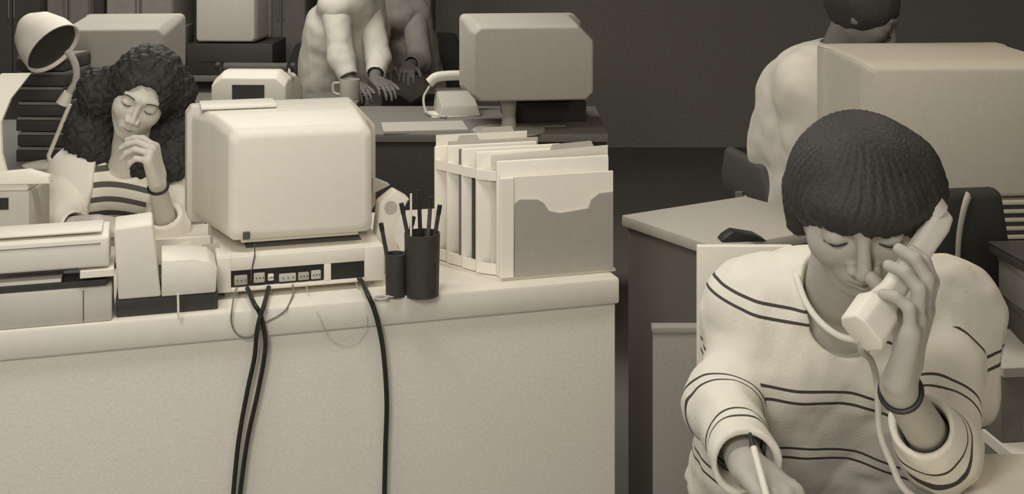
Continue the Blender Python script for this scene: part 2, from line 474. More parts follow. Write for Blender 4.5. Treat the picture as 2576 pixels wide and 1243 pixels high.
obj('seam', box(.012, xr-.02, -.0012, .0002, .048, .0495, 0), MGREY, t)
obj('foot_strip', box(.01, xr-.06, .01, .10, .0, .0039, 0), DGREY, t)
tag(obj('crumpled_sheet', prism([(0, 0), (.055, .0), (.05, .012), (.028, .022), (.004, .018)], 0, .05, bev=.002), LGREY, None, True, loc=T(215, 792)+Vector((0, .012, .079)), rotz=DA+.1), 'small crumpled grey sheet at the right end of the printer slot', 'paper')

# ---- letter tray on a dark binder
to = T(292, 800)
t = thing('dark_binder', 'thick dark binder lying under the cream letter tray', 'binder', to, DA)
obj('cover', box(0, .188, .0, .23, .0, .036, .003), DARKP, t, True)
obj('page_block', box(.006, .185, .2301, .236, .004, .032, 0), LGREY, t)
t = thing('letter_tray', 'cream letter tray with a tall left upright, between the printer and the computer', 'letter tray', to+Vector((0, 0, .0362)), DA)
obj('upright', loft([[(.004, -.01, .0), (.082, -.01, .0), (.082, .09, .0), (.004, .09, .0)], [(-.004, -.012, .135), (.066, -.012, .140), (.066, .08, .143), (-.004, .08, .138)]], .004), PLASTIC, t, True)
obj('low_wall', prism([(.0825, .0), (.183, .0), (.186, .046), (.17, .062), (.14, .066), (.0825, .070)], -.012, .10, bev=.003), PLASTIC, t, True)
obj('floor_plate', box(.0835, .182, .1005, .21, .0, .008, .001), PLASTIC, t)
obj('rear_wall', box(.006, .184, .2105, .217, .0, .055, .002), PLASTIC, t)
t = tag(obj('drinking_straw', tube([(0, 0, 0), (-.001, 0, .05)], .0022, 8, smooth=False), PAPER, None, True, loc=T(449, 806)), 'thin white stick leaning on the front of the dark binder', 'stick')
for i, (px, py, r, w, lb) in enumerate(((395, 652, .3, .06, 'small white note card tilted in the letter tray left part'), (430, 652, -.2, .05, 'small grey memo card tilted in the letter tray near the computer'))):
    tag(obj('note_card', prism([(0, 0), (w, 0), (w*.8, .05), (w*.15, .045)], 0, .003), (PAPER, LGREY)[i], None, loc=to+DE*(.095+.06*i)+DN*.14+Vector((0, 0, .046)), rotz=DA+r), lb, 'card')

# ---- things right of the computer
def pencup(px, py, r, h, label, taper=1.0):
    o = T(px, py)
    t = thing('pen_cup', label, 'pen cup', o)
    obj('cup', lathe([(0, 0), (r*.93, 0), (r*.93, .003), (r*taper, h), (r*taper-.003, h), (r*.9-.003, .006), (0, .006)], 24), DARKP, t, True)
    return o
o1 = pencup(1062, 742, .036, .125, 'tall dark pen cup full of pens, next to the file rack')
o2 = pencup(995, 744, .021, .085, 'shorter dark pen cup beside the computer')
pl = ['pencil', 'pen']
for i, (o, dx, dy, tx, ty, h, m, lb) in enumerate((
        (o1, -.012, -.008, -.35, .0, .155, DARKP, 'dark pen leaning left in the tall pen cup'),
        (o1, .010, -.006, .12, .05, .165, DGREY, 'grey pen standing upright in the tall pen cup'),
        (o1, .0, .010, -.08, .1, .175, BLACK, 'black marker rising above the others in the tall pen cup'),
        (o1, .014, .008, .28, .0, .15, DARKP, 'dark pen leaning right in the tall pen cup'),
        (o2, -.008, .0, -.25, .0, .12, DARKP, 'dark pen leaning left in the shorter pen cup'),
        (o2, .010, .004, .30, .05, .13, DGREY, 'grey pen leaning right in the shorter pen cup'))):
    b = o+Vector((dx*.5, dy*.5, .010)); e = b+Vector((tx*.09, ty*.1, h))
    t = thing('pen', lb, 'pen', b)
    obj('barrel', tube([(0, 0, 0), e-b], .0042, 8, smooth=False), m, t, True)
    obj('cap', tube([(e-b)*1.001, (e-b)*1.13], .0048, 8, smooth=False), BLACK, t, True)
# upright white rod in front of the cups
t = thing('paper_spike', 'thin white upright spike on a small foot in front of the pen cups', 'paper spike', T(1034, 745))
obj('rod', tube([(0, 0, .003), (.0, 0, .205)], .0022, 8, smooth=False), PAPER, t, True)
obj('foot', lathe([(0, 0), (.012, 0), (.010, .003), (.003, .012), (0, .012)], 16), PAPER, t, True)
# desk telephone-like white stapler rising to the right of the monitor
t = thing('tape_dispenser', 'white tape dispenser standing on end between monitor and pen cups', 'tape dispenser', T(948, 690), DA)
obj('body', prism([(.0, 0), (.055, 0), (.05, .05), (.03, .085), (.045, .12), (.072, .155), (.04, .175), (.006, .150), (-.004, .06)], .0, .045, bev=.004), PLASTIC, t, True)
obj('tape_roll', tube([(.03, -.001, .14), (.03, .046, .14)], .014, 18, smooth=False), LGREY, t, True)
t = thing('scissors', 'small scissors with light ring handles lying in front of the shorter pen cup', 'scissors', T(975, 752), DA)
def ring(cx, cy, r, w, z):
    bm = bmesh.new(); pts = [(cx+r*math.cos(a), cy+r*math.sin(a)*.75, z) for a in [2*math.pi*k/16 for k in range(17)]]
    add_tube(bm, pts, w, 6, smooth=False); return bm
obj('handle', ring(-.012, .0, .013, .003, .003), LGREY, t, True)
obj('handle', ring(.016, .010, .013, .003, .003), LGREY, t, True)
obj('blade', prism([(.026, .012), (.034, .010), (.085, .034), (.03, .020)], .002, .0045, 'z'), METAL, t)

# ---- stepped file rack with folders
rk = T(1250, 705)
t = thing('file_rack', 'white stepped desk file rack with upright dividers at the right desk corner', 'file rack', rk, DA)
rackw = .262
plates = [(0.0, .0, .248), (-.034, .040, .262), (-.054, .085, .262), (-.076, .130, .262), (-.094, .170, .255)]
def plate(x0, y0, w, h, th=.010, hole=False):
    """upright divider with a rounded slot seen from the side"""
    return box(x0, x0+w, y0, y0+th, .006, h, .004)
base = prism([(-.005, -.006), (rackw, -.006), (rackw, .05), (.14, .19), (-.10, .19), (-.098, .16)], 0, .006, 'z')
obj('base', base, CREAM, t)
for i, (x, y, h) in enumerate(plates):
    w = rackw-.012 if i == 0 else (.225 if i < 3 else .205)
    obj('divider', plate(x, y, w, h), PAPER, t, True)
    if i < 4:
        nx, ny, nh = plates[i+1]
        a, b = Vector((x, y+.0102, 0)), Vector((nx, ny-.0002, 0))
        for (z0, z1) in ((.008, .030), (.205, .225)):
            bm = bmesh.new(); vs = []
            for (q, zz) in ((a, z0), (a, z1), (b, z1), (b, z0)): vs.append(bm.verts.new((q.x, q.y, zz)))
            ws = [bm.verts.new(v.co+Vector((.010, 0, 0))) for v in vs]
            bm.faces.new(vs); bm.faces.new(ws[::-1])
            for k in range(4): bm.faces.new((vs[k], ws[k], ws[(k+1) % 4], vs[(k+1) % 4]))
            obj('cross_bar', bm, PAPER, t)
# front pocket with a notch
W0 = rackw-.008
notch = [(.034, .008), (W0, .008), (W0, .172), (.222, .170), (.205, .158), (.198, .140), (.135, .134), (.110, .140), (.098, .158), (.085, .166), (.045, .168), (.036, .160)]
t = thing('folder_pocket', 'grey folder with a notched top edge in front of the file rack', 'folder', rk+DN*-.012, DA)
obj('notched_cover', prism(notch, -.002, .002), mat('grey_card', .66, .8, .04, 50), t)
obj('back_card', box(.004, W0+.002, .0025, .0075, .0065, .216, .001), PAPER, t)
obj('spine', box(.004, .033, -.003, .0024, .0065, .215, .002), PAPER, t)
def folder(x0, y0, w, h, m, label, tab=None, tilt=0.0, z=.0065):
    t = thing('file_folder', label, 'folder', rk+DE*x0+DN*y0+Vector((0, 0, z)), DA, 'folders in the file rack')
    poly = [(0, 0), (w, 0), (w, h+tilt), (0, h)]
    obj('cover', prism(poly, 0, .003), m, t)
    obj('sheets', prism([(.006, .002), (w-.006, .002), (w-.006, h+tilt-.012), (.006, h-.012)], .0032, .008), PAPER if m in (PAPER, CREAM) else m, t)  # darker folders tint their sheets too, so the gaps look shaded
    if tab:
        obj('tab', prism([(tab[0], h+tilt*tab[0]/w), (tab[1], h+tilt*tab[1]/w), (tab[1]-.006, h+.012+tilt*tab[1]/w), (tab[0]+.006, h+.012+tilt*tab[0]/w)], .0004, .0026), LGREY, t)
folder(.008, .0125, .236, .232, DGREY, 'dark grey folder edge showing just behind the notched front folder', tilt=.006)
folder(-.005, .026, .262, .250, CREAM, 'cream folder rising highest above the notched folder, with a wide tab', tab=(.13, .23), tilt=.008)
folder(-.031, .056, .190, .236, DGREY, 'grey folder second from the front group, dark left edge standing in for gap shade', tab=(.05, .10))  # folder added in a dark tone to paint shade between the dividers
folder(-.036, .068, .185, .200, DGREY, 'dark folder standing in for the shade between the middle dividers of the file rack')  # dark tone chosen to imitate the shaded gap
folder(-.056, .102, .200, .252, MGREY, 'mid grey folder behind the middle divider of the file rack, its edge standing in for gap shade')  # grey folder, edge set near flush to darken the gap like shade
folder(-.070, .144, .205, .262, LGREY, 'light grey folder with a printed band in the rear slot', tab=(.02, .07))
folder(-.088, .184, .210, .270, PAPER, 'rearmost white folder, tallest in the file rack', tab=(.10, .18))

# ------------------------------------------------------------------ second desk and its things (right, behind)
L2 = T(1575, 545); F2 = T(1810, 624); e2 = (F2-L2).normalized(); n2 = Vector((-e2.y, e2.x, 0))
A2 = math.atan2(n2.y, n2.x)      # local x runs away to the right, local y = -e2
t = thing('office_desk', 'desk with a shade-darkened side and a pale top behind the man on the telephone', 'desk', Vector((F2.x, F2.y, 0)), A2)
Lw = (F2-L2).length+.02
obj('desktop', box(0, .42, 0, Lw, .722, .75, .004), LGREY, t, True)
obj('end_panel', box(.012, .035, .012, Lw-.012, 0, .7219, .002), mat('shaded_panel', .44, .85, .06, 120), t)  # shade on this side face is put into its dark tone
obj('end_panel', box(.385, .408, .012, Lw-.012, 0, .7219, .002), DGREY, t)
obj('back_panel', box(.0355, .3845, .05, .07, .1, .7219, .002), DGREY, t)
tag(obj('pen_case', prism([(0, 0), (.11, 0), (.085, .014), (.03, .024), (.01, .012)], 0, .045, bev=.003), BLACK, None, True, loc=T(1815, 611)+Vector((.0, .0, .0005)), rotz=.1), 'dark wedge shaped pen case lying on the pale desk top', 'pen case')

def crt(loc, rot, w, h, d, m, label, tw=.78, name='crt_monitor', round_=.03, stand=None, vents=0):
    """monitor seen from behind: rear housing toward local -y"""
    t = thing(name, label, 'monitor', loc, rot)
    def s_(y, k, kt, c):
        x = w/2*k; zb = h*(1-k)*.35; zt = h*kt
        k3 = c*.4; return [(-x+k3, y, zt), (x-c, y, zt), (x, y, zt-c), (x, y, zb+c*.5), (x-c*.5, y, zb), (-x+k3, y, zb), (-x, y, zb+k3), (-x, y, zt-k3)]
    z0 = 0
    if stand:
        z0 = stand
        obj('stand_post', lathe([(0, .012), (.028, .012), (.024, stand*.5), (.03, stand-.001), (0, stand-.001)], 20, (-.075, d*.3)), m, t, True)
        obj('stand_foot', lathe([(0, 0), (.13, 0), (.13, .006), (.04, .0118), (0, .0118)], 28, (-.075, d*.3)), m, t, True)
    bm = loft([s_(0, tw, .93, round_), s_(d*.12, tw+.06, .97, round_*1.3), s_(d*.8, .97, 1.0, round_), s_(d*.86, 1.0, 1.0, round_*.6), s_(d, 1.0, 1.0, round_*.6)], .008)
    bmesh.ops.translate(bm, vec=(0, 0, z0), verts=bm.verts)
    obj('housing', bm, m, t, True)
    obj('screen', box(-w*.42, w*.42, d+.0005, d+.003, z0+h*.14, z0+h*.9, .001), BLACK, t)
    for k in range(vents):
        obj('vent', box(-w*.3, w*.3, -.0012, .0006, z0+h*(.72-.05*k), z0+h*(.735-.05*k), 0), DARKP, t)
    return t
t = thing('machine_table', 'dark table carrying the large monitor at the right edge', 'table', Vector((.86, 2.87, 0)))
obj('tabletop', box(0, .75, 0, .50, .722, .75, .004), MGREY, t, True)
obj('front_panel', box(.01, .74, .02, .035, .1, .7219, .002), DARKP, t)
for x in (.0, .71):
    for y in (.04, .45): obj('leg', box(x, x+.035, y, y+.035, 0, .7219, .002), DGREY, t)
# big monitor at the right frame edge
t = crt(Vector((1.075, 2.90, .845)), .08, .50, .335, .36, PLMID, 'large taupe monitor seen from behind at the right edge above the dark haired man', tw=.93, round_=.02)
t = thing('system_unit', 'slotted taupe computer base under the large right-hand monitor', 'computer', Vector((1.115, 2.895, .7505)), .08)
bm = bmesh.new()
add_box(bm, -.23, .27, .012, .36, .0, .093, .004)
for z in (.004, .024, .044, .064, .084): add_box(bm, -.23, .27, .0, .0125, z, z+.009, .001)
obj('casing', bm, PLMID, t, True)
for z in (.013, .033, .053, .073): obj('vent_slot', box(-.20, .25, .004, .0122, z+.001, z+.010, 0), DARKP, t)

# divider and white board behind the man on the telephone
t = thing('low_divider', 'grey upright floor divider left of the man on the telephone', 'divider', Vector((.289, 2.52, 0)), .0)
obj('panel', box(0, .20, 0, .025, 0.03, .660, .003), mat('divider_grey', .60, .8, .05, 120, bump=.2), t, True)
obj('top_rail', box(-.003, .203, -.003, .028, .6601, .673, .002), mat('divider_grey', .60), t, True)
for x in (.02, .14): obj('foot', box(x, x+.04, -.02, .10, 0, .0299, .003), DGREY, t)
t = thing('white_board', 'tall white board standing on the floor just behind the striped sweater shoulder', 'board', Vector((.3695, 2.46, 0)), .0)
obj('board', box(0, .19, 0, .018, .012, .853, .002), PAPER, t, True)
for x in (.02, .13): obj('foot', box(x, x+.03, -.03, .035, 0, .0119, .002), LGREY, t)

# ------------------------------------------------------------------ writing desk in front of the man
t = thing('writing_desk', 'white topped desk the man on the telephone leans on', 'desk', Vector((.27, 1.02, 0)), 0)
obj('desktop', prism([(0, 0), (1.35, 0), (1.35, .735), (.335, .735), (.300, .60), (0, .60)], .715, .745, 'z', .003), CREAM, t, True)
for x in (.03, 1.27):
    for y in (.03, .52): obj('leg', box(x, x+.04, y, y+.04, 0, .7149, .002), DGREY, t)
tag(obj('writing_paper', box(0, .30, 0, .24, 0, .002, 0), PAPER, None, loc=(.33, 1.34, .7455), rotz=.1), 'white writing paper under the hand holding the pen', 'paper')
tag(obj('newspaper_sheet', box(0, .30, 0, .42, 0, .003, 0), PAPER, None, loc=(.72, 1.33, .7455), rotz=-.05), 'large white sheet on the writing desk at the bottom right corner', 'paper')

# ------------------------------------------------------------------ clutter on the right edge
t = thing('low_shelf', 'stepped grey shelf unit at the lower right edge', 'shelf', Vector((.83, 2.02, 0)), .12)
obj('lower_case', box(0, .5, 0, .24, 0, .60, .003), MGREY, t, True)
obj('lower_top', box(-.002, .5, -.004, .24, .6001, .622, .002), PAPER, t)
obj('upper_case', box(0, .5, .06, .24, .6221, .735, .003), MGREY, t, True)
obj('upper_top', box(-.002, .5, .05, .24, .7351, .752, .002), LGREY, t)
obj('groove', box(.04, .043, .0585, .0599, .64, .72, 0), LGREY, t)
for i, (x, y, w, d, h, z, m, lb) in enumerate(((.90, 2.16, .13, .14, .055, .7535, DGREY, 'dark box lowest in the small stack on the grey shelf'),
        (.905, 2.18, .12, .12, .075, .809, MGREY, 'mid grey box in the middle of the small stack at the right edge'),
        (.90, 2.17, .14, .13, .020, .8845, DARKP, 'flat dark box at the top of the small stack at the right edge'))):
    t = thing('storage_box', lb, 'box', Vector((x, y, z)), .1*(i-1), 'boxes stacked on the shelf')
    obj('body', box(0, w, 0, d, 0, h*.8, .002), m, t, True); obj('lid', box(-.002, w+.002, -.002, d+.002, h*.8+.0002, h, .001), m, t, True)
t = thing('desk_fan', 'round dark ringed fan at the right edge below the large monitor', 'fan', Vector((1.02, 2.36, .9)), 0)
obj('ring', ring(0, 0, .035, .006, 0), DARKP, t, True)
for c in t.children: c.rotation_euler = (math.pi/2, 0, 0)
obj('hub', lathe([(0, -.006), (.01, -.006), (.01, .006), (0, .006)], 12), DARKP, t, True)
obj('stem', box(-.004, .004, -.004, .004, -.148, -.03, .001), DARKP, t)
obj('foot', box(-.03, .03, -.03, .03, -.1475-.0, -.142, .001), DARKP, t)

def office_chair(loc, rot, label, m=DARKCLOTH, top=1.0, w=.42, seatz=.45, group=None, bw_=None):
    t = thing('office_chair', label, 'chair', loc, rot, group)
    obj('seat', box(-w/2, w/2, -.22, .22, seatz-.07, seatz, .025, 4), m, t, True)
    sw = w; w = bw_ or w
    obj('backrest', loft([[(-w*.42, .235, seatz+.14), (w*.42, .235, seatz+.14), (w*.42, .285, seatz+.14), (-w*.42, .285, seatz+.14)],
                          [(-w*.5, .26, (seatz+.14+top)/2), (w*.5, .26, (seatz+.14+top)/2), (w*.5, .315, (seatz+.14+top)/2), (-w*.5, .315, (seatz+.14+top)/2)],
                          [(-w*.36, .28, top), (w*.36, .28, top), (w*.36, .32, top), (-w*.36, .32, top)]], .02), m, t, True)
    obj('back_support', tube([(0, .10, seatz-.08), (0, .27, seatz-.08), (0, .31, seatz), (0, .325, seatz+.25)], .013, 8), METAL, t, True)
    obj('gas_post', tube([(0, 0, .10), (0, 0, seatz-.071)], .022, 14, smooth=False), METAL, t, True)
    for k in range(5):
        a = 2*math.pi*k/5+.3; c, s = math.cos(a), math.sin(a)
        L = obj('spoke', tube([(c*.02, s*.02, .095), (c*.27, s*.27, .07)], .016, 8, smooth=False), BLACK, t, True)
        obj('caster', tube([(c*.27-s*.012, s*.27+c*.012, .027), (c*.27+s*.012, s*.27-c*.012, .027)], .027, 14, smooth=False), BLACK, L, True)
    return t

# ------------------------------------------------------------------ far desks and machines behind
def far_desk(name_label, x0, x1, y0, y1, m_top, m_front, z=.75):
    t = thing('office_desk', name_label, 'desk', Vector((x0, y0, 0)))
    w = x1-x0; d = y1-y0
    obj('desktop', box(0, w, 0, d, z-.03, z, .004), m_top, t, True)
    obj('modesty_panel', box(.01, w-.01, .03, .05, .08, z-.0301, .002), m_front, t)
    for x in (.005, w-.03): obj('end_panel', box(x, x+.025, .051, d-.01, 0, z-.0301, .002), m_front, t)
    return t
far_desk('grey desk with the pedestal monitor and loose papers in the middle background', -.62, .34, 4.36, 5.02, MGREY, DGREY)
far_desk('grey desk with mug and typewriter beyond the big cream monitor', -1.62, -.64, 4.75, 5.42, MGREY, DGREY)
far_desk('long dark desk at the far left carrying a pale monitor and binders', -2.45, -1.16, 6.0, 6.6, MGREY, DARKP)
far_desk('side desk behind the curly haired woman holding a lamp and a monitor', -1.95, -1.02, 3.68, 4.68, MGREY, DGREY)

crt(Vector((.078, 4.30, .7505)), .12, .46, .285, .42, mat('monitor_grey', .74, .6, .04, 50), 'grey monitor on a pedestal seen from behind in the middle of the background', tw=.90, round_=.05, stand=.115)
crt(Vector((-1.40, 6.03, .904)), -.06, .31, .34, .32, mat('monitor_pale', .80, .6, .04, 50), 'pale monitor at the top of the frame on a dark base unit', tw=.92, round_=.025)
t = thing('system_unit', 'dark base unit beneath the pale monitor at the top left', 'computer', Vector((-1.585, 6.015, .7505)))
obj('casing', box(0, .42, 0, .36, 0, .153, .005), DARKP, t, True)
obj('drive_slot', box(.06, .2, -.001, .0005, .06, .068, 0), BLACK, t)
crt(Vector((-1.305, 4.08, .7505)), .10, .34, .42, .34, mat('monitor_mid', .66, .6, .04, 50), 'grey monitor directly behind the curly haired woman', tw=.90, round_=.02)
for i, (x, m, lb) in enumerate(((-1.725, LGREY, 'pale upright binder, left one of the pair beyond the curly haired woman'), (-1.66, MGREY, 'grey upright binder, right one of the pair beyond the curly haired woman'))):
    t = thing('binder', lb, 'binder', Vector((x, 6.05, .7505)), .05*i, 'upright binders')
    obj('cover', box(0, .052, 0, .24, 0, .25-.02*i, .003), m, t, True)
    obj('spine_label', box(.012, .040, -.0012, 0, .10, .19, 0), PAPER, t)
# typewriter
t = thing('typewriter', 'pale typewriter with a dark opening, beyond the top of the big monitor', 'typewriter', Vector((-1.20, 4.93, .7505)), -.05)
obj('casing', loft([[(0, y, 0), (.30, y, 0), (.30, y, h*.75), (.26, y, h), (.04, y, h), (0, y, h*.75)] for y, h in ((0, .125), (.05, .150), (.20, .150), (.32, .07))], .006), PLASTIC, t, True)
obj('opening', box(.085, .215, -.0015, .001, .030, .098, 0), DARKP, t)
obj('platen', tube([(.02, .12, .155), (.28, .12, .155)], .018, 14, smooth=False), DGREY, t, True)
for x in (-.012, .296): obj('platen_knob', tube([(x, .12, .155), (x+.016, .12, .155)], .022, 14, smooth=False), BLACK, t, True)
t = thing('coffee_mug', 'small pale mug on the desk just above the big monitor corner', 'mug', T(880, 250))
obj('cup', lathe([(0, 0), (.038, 0), (.042, .01), (.042, .085), (.038, .085), (.037, .01), (0, .01)], 24), LGREY, t, True)
obj('handle', tube([(-.042, 0, .07), (-.068, 0, .065), (-.068, 0, .03), (-.042, 0, .02)], .006, 8), LGREY, t, True)
def sheet(px, py, w, d, rz, m, lb, n=1):
    tag(obj('paper_sheet', box(0, w, 0, d, 0, .003*n, 0), m, None, loc=T(px, py)+Vector((0, 0, .0008)), rotz=rz), lb, 'paper')
sheet(965, 338, .30, .20, .15, LGREY, 'pale paper sheet at the near left corner of the desk with the pedestal monitor', 3)
sheet(1090, 298, .17, .16, .3, PAPER, 'white paper sheet left of the pedestal monitor foot')
sheet(1330, 322, .14, .04, .2, LGREY, 'narrow pale sheet right of the pedestal monitor foot')
t = thing('telephone', 'pale desk telephone left of the pedestal monitor', 'telephone', Vector((-.275, 4.72, .7505)), .2)
obj('base', loft([[(0, 0, 0), (.16, 0, 0), (.16, .2, 0), (0, .2, 0)], [(.01, .02, .04), (.15, .02, .04), (.15, .19, .09), (.01, .19, .09)]], .006), LGREY, t, True)
obj('handset', tube([(-.02, .17, .11), (.02, .17, .135), (.14, .17, .135), (.18, .17, .11)], .02, 12), PLASTIC, t, True)
obj('cord', tube([(-.02, .15, .10), (-.05, .1, .06), (-.04, .04, .01), (.02, -.03, .006)], .005, 8), LGREY, t, True)

t = thing('equipment_box', 'flat dark equipment box right of the pedestal monitor foot', 'box', Vector((-.02, 4.60, .7505)), .1)
obj('casing', box(0, .30, 0, .26, 0, .075, .004), DARKP, t, True)
obj('lid_strip', box(.03, .22, .03, .06, .0752, .082, .002), LGREY, t)
# tall cabinets and divider panels that close the view at the back
for i, (px0, px1, Y, z1, v, lb) in enumerate(((-40, 106, 7.0, 1.7, .30, 'dark tall cabinet at the far left end of the back row'), (118, 226, 7.05, 1.6, .50, 'mid grey tall cabinet, second from the left in the back row'),
        (238, 262, 7.1, 1.7, .30, 'narrow dark cabinet between two grey ones in the back row'), (268, 436, 7.0, 1.75, .58, 'paler grey cabinet above the curly haired woman in the back row'),
        (648, 770, 6.9, 1.7, .40, 'dark grey cabinet right of the pale top monitor'), (1010, 1085, 7.0, 1.6, .42, 'slim dark grey cabinet behind the people at the back desks'))):
    x0 = (px0-1288)/F*Y; x1 = (px1-1288)/F*Y
    t = thing('tall_cabinet', lb, 'cabinet', Vector((x0, Y, 0)), 0, 'cabinets along the back')
    m = mat('cab_%d' % i, min(.9, v*1.25), .8, .08, 20)
    zb = .93 if i == 3 else .0
    obj('body', box(0, x1-x0, 0, .4, 0, z1, .004), m, t, True)
    w = x1-x0
    if w > .15:
        for k in (0, 1):
            d_ = obj('door', box(.01+k*(w/2-.005), .005+(k+1)*(w/2-.005), -.015, -.0002, .05, z1-.03, .002), m, t)
            obj('handle', box(w/2-.02+k*.03, w/2-.012+k*.03, -.027, -.0152, .95, 1.08, .002), METAL, d_)


# desk lamp at the left edge, its joint and shade behind the woman's shoulder
lb_ = Vector((-1.405, 3.76, .7505)); LY = 3.76
def L_(px, py, Y=LY): return P(px, py, Y)-lb_
t = thing('desk_lamp', 'pale jointed desk lamp leaning in at the left behind the woman', 'lamp', lb_)
obj('base', lathe([(0, 0), (.08, 0), (.08, .012), (.02, .022), (0, .022)], 24), LGREY, t, True)
obj('rod', tube([(0, 0, .02), L_(122, 392), L_(176, 262)], .0065, 10, smooth=False), PAPER, t, True)
obj('elbow_joint', tube([L_(158, 262), L_(172, 232)], .021, 14, smooth=False, r2=.014), PAPER, t, True)
obj('neck', tube([L_(172, 236), L_(190, 205), L_(191, 170), L_(180, 142), L_(168, 128)], .011, 10), LGREY, t, True)
# the shade opens towards the lower right, dark inside
sc_ = L_(112, 100)
def shade(name, prof, m):
    bm = lathe(prof, 32); bmesh.ops.transform(bm, matrix=Matrix.Translation(sc_)@Matrix(Ry(math.radians(128)).tolist()).to_4x4()@Matrix.Rotation(.35, 4, 'X'), verts=bm.verts)
    return obj(name, bm, m, t, True)
shade('shade', [(.088, .045), (.080, .0), (.062, -.05), (.03, -.085), (.0, -.09), (0, -.094), (.034, -.090), (.068, -.052), (.087, -.002), (.092, .045), (.088, .045)], PAPER)
shade('inner_reflector', [(0, .030), (.083, .030), (.083, .034), (0, .034)], DARKP)

# stacked dark letter trays behind the lamp
for k in range(7):
    t = thing('letter_tray', 'dark letter tray in the stack behind the lamp at the left edge', 'letter tray', Vector((P(40, 0, 3.86).x+.004*(k % 2), 3.86, .7505+.047*k)), -.05, 'dark letter trays stacked at the left')
    t['label'] = ('lowest dark letter tray of the stack behind the lamp', 'second dark letter tray from the bottom of the lamp side stack', 'third dark letter tray from the bottom of the lamp side stack', 'middle dark letter tray of the stack behind the lamp',
                  'third dark letter tray from the top of the lamp side stack', 'second dark letter tray from the top of the lamp side stack', 'topmost dark letter tray of the stack behind the lamp')[k]
    del t['group']; t['group'] = 'dark letter trays stacked at the left'
    obj('tray', box(0, .155, 0, .21, 0, .036, .003), DARKP, t, True)
    obj('paper_stack', box(.006, .150, -.004, .2, .0362, .0445, .001), MGREY, t)

# small printer with continuous paper at the far left of the front desk
pp = Vector((P(-60, 0, 2.76).x, 2.73, .7502))
w_ = P(84, 0, 2.76).x-pp.x
t = thing('matrix_printer', 'grey printer feeding continuous paper at the left frame edge', 'printer', pp, .06)
obj('casing', box(0, w_, 0, .15, 0, .150, .008), LGREY, t, True)
obj('top_cover', box(.006, w_-.006, .01, .14, .1502, .166, .004), PLASTIC, t, True)
obj('paper_slot', box(.01, w_-.045, -.001, .0005, .112, .138, 0), BLACK, t)
tag(obj('fanfold_paper', loft([[(x0, y, z), (x0+.065, y, z), (x0+.065, y+.012, z), (x0, y+.012, z)] for x0, y, z in ((.0, .05, .0), (-.015, .05, .06), (-.02, .06, .13), (-.005, .08, .18), (.02, .09, .215), (.035, .09, .235))]), PAPER, None, True, loc=pp+Vector((0, 0, .1665)), rotz=.06), 'white continuous paper curving up out of the printer at the left edge', 'paper')
tag(obj('paper_heap', prism([(0, 0), (.14, 0), (.135, .016), (.09, .03), (.02, .024)], 0, .03, bev=.002), PAPER, None, True, loc=pp+Vector((.03, .005, .1665)), rotz=.08), 'heap of white paper on the front of the printer cover at the left edge', 'paper')

# ------------------------------------------------------------------ people
SKIN = mat('skin_mid', .70, .6, .03, 90)
SKINL = mat('skin_light', .84, .6, .03, 90)
SKIND = mat('skin_background', .46, .6, .05, 60)
HAIR = mat('dark_hair', .21, .6, .35, 230, bump=.5, spec=.25)
LIP = mat('lips', .52, .5, .04, 60)
TROUS = mat('dark_trousers', .22, .9, .1, 100)
SHIRTW = mat('white_shirt', .88, .85, .03, 40, bump=.2)
SHIRTG = mat('grey_shirt', .58, .85, .06, 40, bump=.2)
SWEATER = stripe_mat('striped_sweater', .88, .30, .112, ((.0, .0046), (.0185, .0231)))
TSHIRT = stripe_mat('striped_shirt', .92, .38, .037, ((.0, .014),))
CARDI = mat('white_cardigan', .95, .85, .02, 30, bump=.15)

